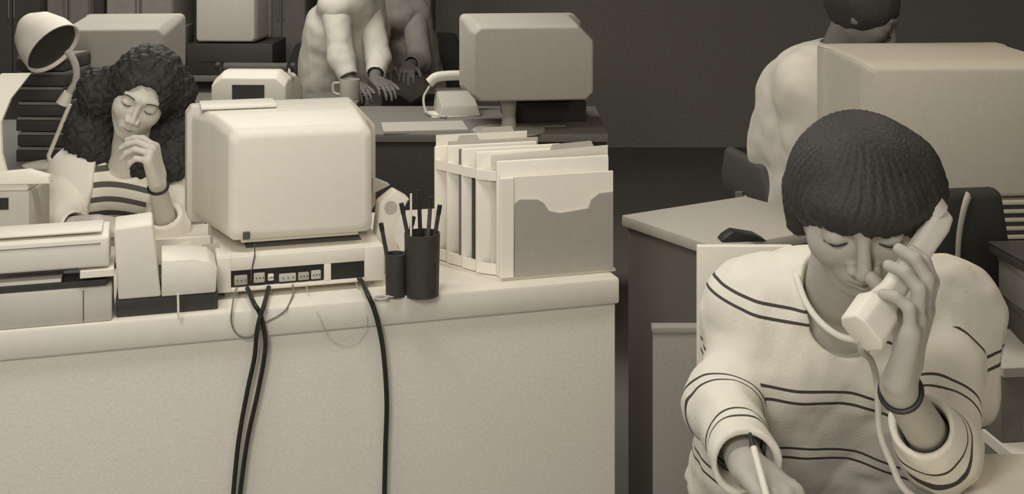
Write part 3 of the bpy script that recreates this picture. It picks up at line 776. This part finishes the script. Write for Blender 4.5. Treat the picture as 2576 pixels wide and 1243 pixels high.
def figure(label, base, J, fwd, skin, hc, hR, hs, hair, h, name='person'):
    """body = one continuous skin: head, neck, trunk, arms, hands and legs"""
    t = thing(name, label, 'person', base)
    Rm = A3(hR); hc3 = A3(hc)
    hv = A3(hs) if hasattr(hs, '__len__') else A3((hs, hs, hs)); hs = float(hv.mean()) if len(set(hv.tolist())) > 1 else float(hv[1])
    def tohead(p): return ((p-hc3)@Rm)/hv
    nk = Rm@A3((0, .022, -.055))*hs+hc3
    def trunk(p, g=0.0):
        cx = A3(J['chest']); pv = A3(J['pelvis']); sd = A3(J['side']); r = J['r']
        d = smin(caps(p, cx+sd*r*.75, pv+sd*r*.75, r+g, r*1.12+g), caps(p, cx-sd*r*.75, pv-sd*r*.75, r+g, r*1.12+g), .05)
        d = smin(d, caps(p, J['shL'], J['shR'], r*.62+g, r*.62+g), .06)
        d = smin(d, caps(p, A3(J['neck'])-A3((0, 0, .01)), (A3(J['shL'])+A3(J['shR']))/2, .045+g, r*.8+g), .05)
        return d
    def body(p):
        d = trunk(p, -.012)
        d = smin(d, caps(p, nk, J['neck'], .050*hs, .056*hs), .02)
        d = smin(d, near_eval(p, hc, .24, lambda q: head_sdf(tohead(q), hair.get('nose', 1.0))*hs), .010)
        for k in ('L', 'R'):
            a = J['arm'+k]
            d = smin(d, caps(p, J['sh'+k], a['el'], J['r']*.40, a.get('re', .036)), .02)
            d = smin(d, caps(p, a['el'], a['wr'], a.get('re', .036), a.get('rw', .024)), .012)
            if 'hand' in a:
                H = hand_caps(a['wr'], **a['hand'])
                d = smin(d, near_eval(p, Vector(a['wr'])+Vector(a['hand']['fwd']).normalized()*.08, .19, lambda q: hand_sdf(q, H)), .008)
            kn = J['kn'+k]; an = J['an'+k]
            hip = A3(J['pelvis'])+A3(J['side'])*(.09 if k == 'R' else -.09)
            d = smin(d, caps(p, hip, kn, .075, .052), .04)
            d = smin(d, caps(p, kn, an, .05, .036), .02)
        return d
    pts = [hc, J['chest'], J['pelvis'], J['shL'], J['shR'], J['knL'], J['knR'], J['anL'], J['anR']]+[J['arm'+k][q] for k in 'LR' for q in ('el', 'wr')]
    pts = A3([tuple(q) for q in pts]); lo = pts.min(0)-.2; hi = pts.max(0)+.2
    o = sdf_obj('body', body, lo, hi, h, skin, t, origin=base)
    # face details
    def hp(v): return Vector((Rm@(A3(v)*hv)+hc3).tolist())-Vector(base)
    if hair.get('face', True):
        for s_ in (-1, 1):
            pts_ = []
            for k in range(7):
                a = -1+2*k/6
                pts_.append(hp((s_*(.031+.0145*a*s_*s_), -.0868+.004*a*a+abs(a)*.002+(.0030 if a*1 > .5 else 0), -.0052-.0022*(1-a*a))))
            obj('eyelashes', tube(pts_, .0011*hs, 6), BLACK, t, True)
            if hair.get('brow'):
                obj('eyebrow', tube([hp((s_*x, -.0895+y, z)) for x, y, z in ((.014, .000, .0185), (.026, -.001, .0235), (.036, .003, .0235), (.046, .010, .019))], .0016*hs, 6), DARKP, t, True)
        lp = bmesh.new()
        for s_ in (-1, 1): add_tube(lp, [hp((s_*x, -.0945+x*.40, -.0712+.05*x)) for x in (0, .006, .012, .0195)], .0036*hs, 8, r2=.0009*hs)
        obj('lips', lp, LIP, t, True)
    def hairf(p):
        q = tohead(p); return hair['f'](q, p)*hs
    c0 = A3(hc)-hair.get('ext', .19); c1 = A3(hc)+hair.get('ext', .19)
    if 'lo' in hair: c0 = np.minimum(c0, A3(hair['lo']))
    sdf_obj('hair', hairf, c0, c1, hair.get('h', .004), HAIR, t, origin=base)
    # trousers and shoes
    def legs(p):
        d = None
        for k in ('L', 'R'):
            kn = J['kn'+k]; an = J['an'+k]; hip = A3(J['pelvis'])+A3(J['side'])*(.09 if k == 'R' else -.09)
            e = smin(caps(p, hip, kn, .092, .066), caps(p, kn, an, .064, .05), .02)
            d = e if d is None else smin(d, e, .03)
        return smin(d, caps(p, A3(J['pelvis'])+A3(J['side'])*.07, A3(J['pelvis'])-A3(J['side'])*.07, .125, .125), .03)
    sdf_obj('trousers', legs, lo, hi, .010, TROUS, t, origin=base)
    for k in ('L', 'R'):
        an = Vector(J['an'+k])-Vector(base); f = Vector(fwd).normalized()
        def shoe(p, an=an, f=f): return smax(smin(caps(p, an+Vector((0, 0, -.03))-f*.03, an+f*.14+Vector((0, 0, -.045)), .042, .030), caps(p, an, an+Vector((0, 0, -.03)), .045, .045), .02), -(p[:, 2]-(an.z-.078)), .004)
        sdf_obj('shoe', shoe, an-Vector((.2, .2, .12)), an+Vector((.2, .2, .1)), .008, BLACK, t)
    return t, trunk, tohead, hp

def sleeve(parent, base, a, b, c, r, frac, m, s0, h, seed=0, folds=.005, extra=None, cuff=None, name='sleeve'):
    """loose sleeve from the shoulder a over the elbow b to a cuff at frac of the forearm b-c"""
    a, b, c = A3(a), A3(b), A3(c); e = b+(c-b)*frac; L1 = np.linalg.norm(b-a)
    u = (c-b)/np.linalg.norm(c-b)
    def f(p):
        d = smin(caps(p, a, b, r[0], r[1]), caps(p, b, e, r[1], r[2]), .025)
        if extra is not None: d = smin(d, extra(p), .03)
        t1 = (p-b)@u
        d = d+folds*wob(p, 42, seed)+folds*.5*wob(p, 95, seed+1)
        # open cuff
        d = smax(d, -(caps(p, b+(e-b)*.55, e+u*.08, r[2]-.009, r[2]-.006)), .003)
        d = smax(d, (p-e)@u-.004, .003)
        return d
    def attr(v):
        t1 = np.clip(((v-a)@(b-a))/L1**2, -.3, 1); t2 = np.clip((v-b)@u, 0, 1)
        k1 = caps(v, a, b, r[0], r[1]); k2 = caps(v, b, e, r[1], r[2])
        w = np.clip(.5+(k1-k2)/.05, 0, 1)
        return s0+(t1*L1)*(1-w)+(L1+t2)*w
    pts = np.stack([a, b, e]); R_ = max(r)+.06
    lo, hi = pts.min(0)-R_, pts.max(0)+R_
    return sdf_obj(name, f, lo, hi, h, m, parent, attr, origin=base)

# ---- the man on the telephone
bs = Vector((.50, 2.02, 0))
RM = headR(29, -12, -2)
eye = P(2172, 612, 1.56)
hc = Vector((A3(eye)+RM@A3((0, .085, 0))).tolist())
wrL = P(2258, 972, 1.495); wrR = Vector((.306, 1.610, .790))
J = dict(chest=(.500, 1.885, .845), pelvis=(.50, 2.04, .54), side=(1, 0, 0), r=.108, neck=(.482, 1.790, .975),
         shR=(.652, 1.865, .912), shL=(.366, 1.865, .915),
         armR=dict(el=(.572, 1.665, .790), wr=wrL, re=.030, rw=.0215,
                   hand=dict(fwd=P(2312, 800, 1.480)-wrL, nrm=(-.85, .5, .0), curls=((4, 34, 32), (8, 40, 32), (12, 45, 34), (18, 50, 35)), thumb_side=-1,
                             thumb=((.8, .3, .4), (.7, .0, .7), (.5, -.1, .9)), sc=1.08)),
         armL=dict(el=(.305, 1.80, .800), wr=wrR, re=.032, rw=.024,
                   hand=dict(fwd=(.38, -.92, -.06), nrm=(-.05, -.1, -1), curls=((35, 45, 25), (45, 50, 30), (50, 55, 30), (55, 55, 30)), thumb_side=1,
                             thumb=((.6, .7, .3), (.8, .2, .6), (.9, -.1, .4)), sc=.86)),
         knL=(.40, 1.60, .52), knR=(.60, 1.60, .52), anL=(.40, 1.62, .085), anR=(.60, 1.62, .085))
def skull(q, g): return ell(q, (0, .014, .026), (.075+g, .094+g, .077+g))
def manhair(q, p):
    x, y, z = q[:, 0], q[:, 1], q[:, 2]
    d = smin(ell(q, (.009, .018, .010), (.098, .100, .084)), skull(q, .007), .010)
    d = smin(d, ell(q, (0, .070, -.03), (.080, .060, .075)), .03)
    d = smin(d, caps(q, (-.069, .012, .010), (-.070, .018, -.066), .023, .020), .008)
    d = smin(d, caps(q, (.082, .010, .012), (.080, .016, -.012), .023, .018), .010)
    d = smin(d, ell(q, (.002, -.052, .036), (.070, .046, .040)), .012)
    fr = .004*np.sin(x*170+1)+.003*np.sin(x*310)-.012*np.exp(-((x+.004)/.010)**2)-.008*np.clip((-x-.035)/.03, 0, 1)+.007
    qq = q.copy(); qq[:, 2] += fr
    d = smax(d, -ell(qq, (0.004, -.105, -.062), (.070, .105, .080)), .004)
    d = smax(d, -(z+.090), .01)
    ang = np.arctan2(x, -(y-.03))
    d = d+.0006*np.sin(ang*46+4*np.sin(z*40))+.0006*np.sin(ang*97+5*np.sin(z*60+x*30))+.0015*wob(q, 60, 2)
    return d
man, trunkM, thM, hpM = figure('person with dark bowl-cut hair in a striped light sweater, telephone at the mouth, writing', bs, J, (0, -1, 0), SKIN, hc, RM, (1.06, .97, .94), dict(f=manhair, h=.0026, ext=.17), .0028)
def arm_parts(a, b, c, r, frac):
    a, b, c = A3(a), A3(b), A3(c); u = (c-b)/np.linalg.norm(c-b); e = b+(c-b)*frac
    return a, b, e, u, r
ARMS = [(arm_parts((.374, 1.862, .905), J['armL']['el'], wrR, (.056, .052, .045), .93), .035, 2.0),
        (arm_parts((.648, 1.862, .900), J['armR']['el'], wrL, (.064, .054, .041), .38), .0235, 3.1)]
def arm_d(p, A):
    a, b, e, u, r = A
    d = smin(caps(p, a, b, r[0], r[1]), caps(p, b, e, r[1], r[2]), .02)
    return smax(d, (p-e)@u-.004, .003)
def trunk_d(p):
    d = trunkM(p, .012)
    d = smin(d, caps(p, (.672, 1.865, .885), (.668, 1.835, .80), .050, .052), .05)
    return smin(d, caps(p, (.374, 1.865, .88), (.352, 1.865, .80), .050, .048), .05)
def sweat_s(v):
    s = v[:, 2]+.24*(v[:, 0]-.356)+.008*np.sin(v[:, 0]*22)-.936
    s = np.minimum(np.where(s < -.115, -.115+(s+.115)*1.15, s)+.0001, .095)
    dt = trunk_d(v); s2 = np.zeros(len(v)); best = np.full(len(v), 9.0)
    for A, s0, _ in ARMS:
        a, b, e, u, r = A[0], A[1], A[2], A[3], A[4]
        L1 = np.linalg.norm(b-a); s0 = .060-(L1+np.linalg.norm(e-b))
        k1 = caps(v, a, b, r[0], r[1]); k2 = caps(v, b, e, r[1], r[2])
        t1 = np.clip(((v-a)@(b-a))/L1**2, 0, 1.2); w = np.clip(.5+(k1-k2)/.05, 0, 1)
        sa = s0+(t1*L1)*(1-w)+(L1+(v-b)@u)*w
        km = np.minimum(k1, k2); s2 = np.where(km < best, sa, s2); best = np.minimum(best, km)
    return s, s2, dt-.004-best
def sweater(p):
    d = trunk_d(p)
    # neck opening
    for A, _, sd in ARMS: d = smin(d, arm_d(p, A), .012)
    d = d+.0052*wob(p, 26, .4)+.0030*wob(p*A3((1, 1, .45)), 62, 1.3)+.0018*wob(p@A3(((1, 0, .6), (0, 1, 0), (-.4, 0, 1))), 95, .2)
    d = smax(d, -ell(p, (.470, 1.735, .985), (.062, .085, .075)), .008)
    d = smax(d, -caps(p, (.482, 1.79, .93), (.478, 1.76, 1.06), .058, .062), .006)
    for A, _, sd in ARMS:
        a, b, e, u, r = A
        d = smax(d, -caps(p, e-u*.05, e+u*.08, r[2]-.010, r[2]-.006), .005)
    return smax(d, -(p[:, 2]-.56), .01)
sdf_obj('sweater', sweater, (.17, 1.52, .54), (.79, 2.24, 1.06), .0036, SWEATER, man, attr=sweat_s, origin=bs)
def rel(v, b): return Vector(v)-b
# collar: a loose knitted band round the neck opening
cpts = []
for k in range(17):
    a = 2*math.pi*k/16
    cpts.append(rel((.478+.066*math.sin(a), 1.782-.070*math.cos(a)*(1.0 if math.cos(a) < 0 else 1.12), .982-.060*max(0, math.cos(a))-.0*math.sin(a)), bs))
obj('collar', tube(cpts, .0048, 10), SWEATER, man, True)
fa = (Vector(J['armR']['el'])-wrL).normalized()
def wring(c, ax_, r, w, fl=1.0, n=24):
    x = ax_.orthogonal().normalized(); y = ax_.cross(x)
    return [c+x*math.cos(2*math.pi*k/n)*r+y*math.sin(2*math.pi*k/n)*r*fl for k in range(n+1)]
obj('watch_strap', tube(wring(wrL+fa*.018-bs, fa, .0245, 1), .0036, 8, smooth=False), BLACK, man, True)

# telephone handset held at the mouth
ea, mo_ = P(2366, 545, 1.590), P(2180, 820, 1.472)
dz = (mo_-ea).normalized(); vx = Vector((0, 1, 0)).cross(dz).normalized(); vy = dz.cross(vx)
t = thing('telephone_handset', 'light telephone handset held up in the left hand of the person in the striped sweater', 'telephone handset', ea)
def hsec(s, w, d, off): 
    c = (mo_-ea)*s+vy*off
    return [c+vx*w*a+vy*d*b for a, b in ((-1, -.6), (-.6, -1), (.6, -1), (1, -.6), (1, .6), (.6, 1), (-.6, 1), (-1, .6))]
obj('grip', loft([hsec(s, w, d, o) for s, w, d, o in ((-.04, .014, .010, .0), (.06, .0175, .013, .0), (.25, .015, .011, -.004), (.7, .015, .011, -.004), (.80, .018, .014, 0), (.86, .026, .021, 0), (1.07, .026, .021, 0))], .003), PLASTIC, t, True)
def cup(s, r0, r1, hgt):
    c = (mo_-ea)*s; a = -vx if vx.x > 0 else vx
    return tube([c+a*.008, c+a*(.018+hgt)], r0, 18, r2=r1, smooth=False)
obj('ear_cup', cup(.02, .019, .020, .004), PLASTIC2, t, True)
cd = [mo_+dz*.006, P(2165, 878, 1.49), P(2190, 905, 1.58), P(2204, 950, 1.635), P(2208, 1010, 1.640), P(2214, 1090, 1.630), P(2240, 1160, 1.60), P(2285, 1240, 1.575), Vector((.56, 1.56, .752))]
obj('cord', tube([c-ea for c in cd], .0042, 8), LGREY, t, True)
# pen in the writing hand
pe, pt_ = P(1886, 1090, 1.57), P(1934, 1268, 1.505)
t = thing('pen', 'short light pen with a dark tip upright in the writing hand', 'pen', pt_)
dd = pe-pt_
obj('barrel', tube([dd*.0, dd*.8], .0045, 10, smooth=False), PLASTIC, t, True)
obj('cap', tube([dd*.8, dd*.86, dd], .0052, 10, smooth=False, r2=.0022), BLACK, t, True)

# ---- the woman at the front desk
bw = Vector((-.98, 3.36, 0))
RW = headR(16, 14, 24)
eye = P(347, 272, 2.97)
hcw = Vector((A3(eye)+RW@A3((0, .080, 0))).tolist())
wl = P(397, 466, 2.90); wr_ = P(245, 562, 2.88)
Jw = dict(chest=(-.985, 3.13, .825), pelvis=(-.985, 3.36, .54), side=(1, 0, 0), r=.088, neck=(-.957, 3.10, .905),
          shL=(-1.095, 3.13, .862), shR=(-.868, 3.13, .845),
          armL=dict(el=P(150, 575, 3.0), wr=wr_, re=.028, rw=.021,
                    hand=dict(fwd=(.9, -.2, -.1), nrm=(0, 0, -1), curls=((20, 25, 15),)*4, thumb_side=1, thumb=((.6, .7, .1), (.8, .3, .2), (.9, .1, .2)), sc=.88)),
          armR=dict(el=P(418, 575, 2.985), wr=wl, re=.029, rw=.0200,
                    hand=dict(fwd=P(378, 372, 2.880)-wl, nrm=(-1, .05, -.05), curls=((48, 32, 20), (58, 38, 20), (66, 42, 22), (74, 46, 24)), thumb_side=-1,
                              thumb=((.8, .5, .3), (.9, .1, .5), (.8, -.1, .6)), sc=1.0)),
          knL=(-1.08, 2.98, .52), knR=(-.89, 2.98, .52), anL=(-1.08, 3.02, .085), anR=(-.89, 3.02, .085))
cb = [(P(225, 330, 3.10), .062), (P(205, 380, 3.12), .040), (P(250, 385, 3.09), .042), (P(255, 230, 3.08), .060), (P(445, 230, 3.10), .050), (P(455, 320, 3.12), .050),
      (P(440, 390, 3.08), .046), (P(420, 205, 3.09), .044), (P(305, 215, 3.07), .048), (P(475, 288, 3.13), .022), (P(400, 330, 3.12), .05), (P(430, 425, 3.05), .034), (P(352, 425, 3.06), .026)]
def womanhair(q, p):
    d = smin(ell(q, (0, .030, .022), (.096, .105, .100)), skull(q, .014), .01)
    for c, r in cb: d = smin(d, (np.sqrt(((p-A3(c))**2).sum(1))-r)/.9, .03)
    d = smax(d, -ell(q, (0.002, -.110, -.034), (.062, .102, .104)), .004)
    d = smax(d, -caps(p, P(345, 350, 2.86), P(330, 400, 3.0), .035, .040), .01)
    return d+.0048*wob(p, 190, .3)+.003*wob(p, 330, 2.0)
wom, trunkW, thW, hpW = figure('person with long dark curly hair in a white cardigan, chin resting on one hand', bw, Jw, (0, -1, 0), SKINL, hcw, RW, .90, dict(f=womanhair, h=.0034, ext=.24, brow=True, nose=.6), .0034)
def tee(p):
    d = trunkW(p, .004)+.003*wob(p, 40, .7)
    d = smax(d, -ell(p, (-.955, 3.045, .915), (.055, .07, .050)), .006)
    d = smax(d, -caps(p, (-.957, 3.10, .88), (-.955, 3.07, .98), .050, .055), .006)
    return smax(d, -(p[:, 2]-.56), .01)
sdf_obj('striped_shirt', tee, (-1.2, 2.94, .54), (-.76, 3.54, 1.0), .005, TSHIRT, wom, attr=lambda v: v[:, 2]-.05*np.cos((v[:, 0]+.985)*9)*1.0+.02*v[:, 0], origin=bw)
def cardi(p):
    d = trunkW(p, .016)+.003*wob(p, 34, 2.2)
    # open front: only the back and the sides remain
    mid = np.abs(p[:, 0]+.957)-(.072+.25*np.clip(.84-p[:, 2], 0, .1))
    d = smax(d, -np.maximum(mid, p[:, 1]-3.14), .006)
    d = smax(d, -caps(p, (-.957, 3.12, .88), (-.955, 3.06, 1.0), .064, .075), .008)
    return smax(d, -(p[:, 2]-.57), .01)
sdf_obj('cardigan', cardi, (-1.24, 2.92, .55), (-.72, 3.56, 1.0), .005, CARDI, wom, origin=bw)
sleeve(wom, bw, (-1.102, 3.12, .872), Jw['armL']['el'], wr_, (.060, .055, .040), .45, CARDI, 0, .005, 1.0, .004)
sleeve(wom, bw, (-.862, 3.12, .845), Jw['armR']['el'], wl, (.056, .050, .040), .30, CARDI, 0, .005, 4.0, .004)
fw = (Vector(Jw['armR']['el'])-wl).normalized()
obj('bracelet', tube(wring(wl+fw*.006-bw, fw, .0225, 1), .0034, 8, smooth=False), BLACK, wom, True)

# ---- people in the background
def plainhair(q, p):
    d = ell(q, (0, .022, .026), (.095, .108, .100))
    d = smax(d, -ell(q, (0, -.115, -.055), (.07, .105, .095)), .006)
    return smax(d, -(q[:, 2]+.075), .01)+.002*wob(p, 120, 1)
def sitter(label, base, pel, chest, neck, shL, shR, elL, wL, elR, wR, hcen, hr, fwd, side, shirt, skin, r=.10, h=.008, hs=.95, folds=.008):
    f = Vector(fwd).normalized()
    pv = Vector(pel)
    sd = Vector(side)
    def arm(el, wr): return dict(el=el, wr=wr, re=.036, rw=.025, hand=dict(fwd=f*.9+Vector((0, 0, -.2)), nrm=(0, 0, -1), curls=((20, 25, 20),)*4, thumb_side=1, thumb=((.6, .7, .1), (.8, .3, .2), (.9, .1, .2)), sc=1.0))
    kL = pv+f*.42-sd*.1; kR = pv+f*.42+sd*.1
    kL.z = kR.z = .52
    JJ = dict(chest=chest, pelvis=pel, side=tuple(sd), r=r, neck=neck, shL=shL, shR=shR, armL=arm(elL, wL), armR=arm(elR, wR), knL=tuple(kL), knR=tuple(kR),
              anL=(kL.x, kL.y, .085), anR=(kR.x, kR.y, .085))
    t, tr, th, hp = figure(label, Vector(base), JJ, fwd, skin, Vector(hcen), hr, hs, dict(f=plainhair, h=.007, ext=.17, face=False), h)
    def sh(p):
        d = tr(p, .014)+folds*wob(p, 24, pel[0]*3)+folds*.3*wob(p, 60, 1)
        d = smax(d, -caps(p, neck, hcen, .058, .07), .006)
        return smax(d, -(p[:, 2]-.5), .01)
    pts = A3([chest, pel, shL, shR, neck]); lo = pts.min(0)-.2; hi = pts.max(0)+.2
    sdf_obj('shirt', sh, lo, hi, h, shirt, t, origin=base)
    sleeve(t, base, shL, elL, wL, (.064, .056, .044), .75, shirt, 0, h*.62, 1.0, folds*.3)
    sleeve(t, base, shR, elR, wR, (.064, .056, .044), .75, shirt, 0, h*.62, 2.0, folds*.3)
    return t
# the man bent towards the big right-hand monitor
sitter('person in a white shirt bent towards the large right-hand monitor, face turned away', Vector((.78, 3.66, 0)), (.86, 3.66, .54), (.855, 3.50, .98), (.905, 3.42, 1.135),
       (.80, 3.40, 1.055), (.93, 3.58, 1.055), (.90, 3.36, .86), (1.10, 3.38, .82), (1.05, 3.62, .86), (1.22, 3.50, .82),
       P(2175, 35, 3.38), headR(28, 70, 0), (1, -.25, 0), (.2, -.98, 0), SHIRTW, SKIND, r=.120, h=.0065)
sitter('person in a pale shirt leaning forward at the far desk above the big cream monitor', Vector((-.82, 5.80, 0)), (-.82, 5.78, .56), (-.76, 5.64, 1.02), (-.71, 5.54, 1.21),
       (-.785, 5.50, 1.125), (-.66, 5.66, 1.125), (-.75, 5.42, .90), (-.70, 5.36, .80), (-.60, 5.55, .88), (-.60, 5.40, .81),
       (-.655, 5.46, 1.40), headR(30, 40, 0), (.55, -.8, 0), (.8, .5, 0), mat('pale_shirt', .84, .85, .03, 40), SKIND, r=.105, h=.0065)
def far(x, y, z, k=1.07): return (x*k, y*k, EYE-(EYE-z)*k)
sitter('person in a grey shirt right of the pale shirted one at the far desks', Vector((-.51, 6.36, 0)), (-.51, 6.36, .56), far(-.53, 5.85, 1.0), far(-.56, 5.76, 1.17),
       far(-.61, 5.74, 1.07), far(-.46, 5.80, 1.07), far(-.62, 5.62, .86), far(-.56, 5.50, .86), far(-.42, 5.62, .86), far(-.46, 5.48, .86),
       far(-.575, 5.68, 1.36), headR(30, -30, 0), (0, -1, 0), (.95, -.3, 0), SHIRTG, SKIND, r=.095, h=.0065)

# chairs
office_chair(Vector((.50, 2.07, 0)), 0, 'dark office chair under the person in the striped sweater', top=.80, seatz=.44, bw_=.28)
office_chair(Vector((-.985, 3.33, 0)), 0, 'dark office chair under the curly haired person', top=.88, seatz=.44)
office_chair(Vector((1.0, 3.76, 0)), 1.75, 'grey office chair behind the person in the white shirt', DGREY, top=.80, seatz=.44)
office_chair(Vector((-.86, 5.85, 0)), .2, 'dark office chair of the pale shirted person at the far desk', top=.9, seatz=.45)
office_chair(Vector((-.51, 6.38, 0)), -.2, 'dark office chair of the grey shirted person at the far desk', top=.9, seatz=.45)
# empty chair behind the caller's shoulder with a pale strap hung over it
ch = office_chair(Vector((.800, 2.66, 0)), 3.3, 'empty dark high-backed office chair right behind the shoulder of the striped sweater', top=.99, w=.25, seatz=.46)
sb = P(2420, 600, 2.325)
tag(obj('strap', tube([P(2408, 690, 2.325)-sb, P(2412, 600, 2.318)-sb, P(2420, 548, 2.315)-sb, P(2428, 515, 2.318)-sb, P(2436, 492, 2.33)-sb], .008, 8, r2=.012, flat=.4), PLASTIC2, None, True, loc=sb), 'pale strap hanging over the back of the empty dark chair', 'strap')
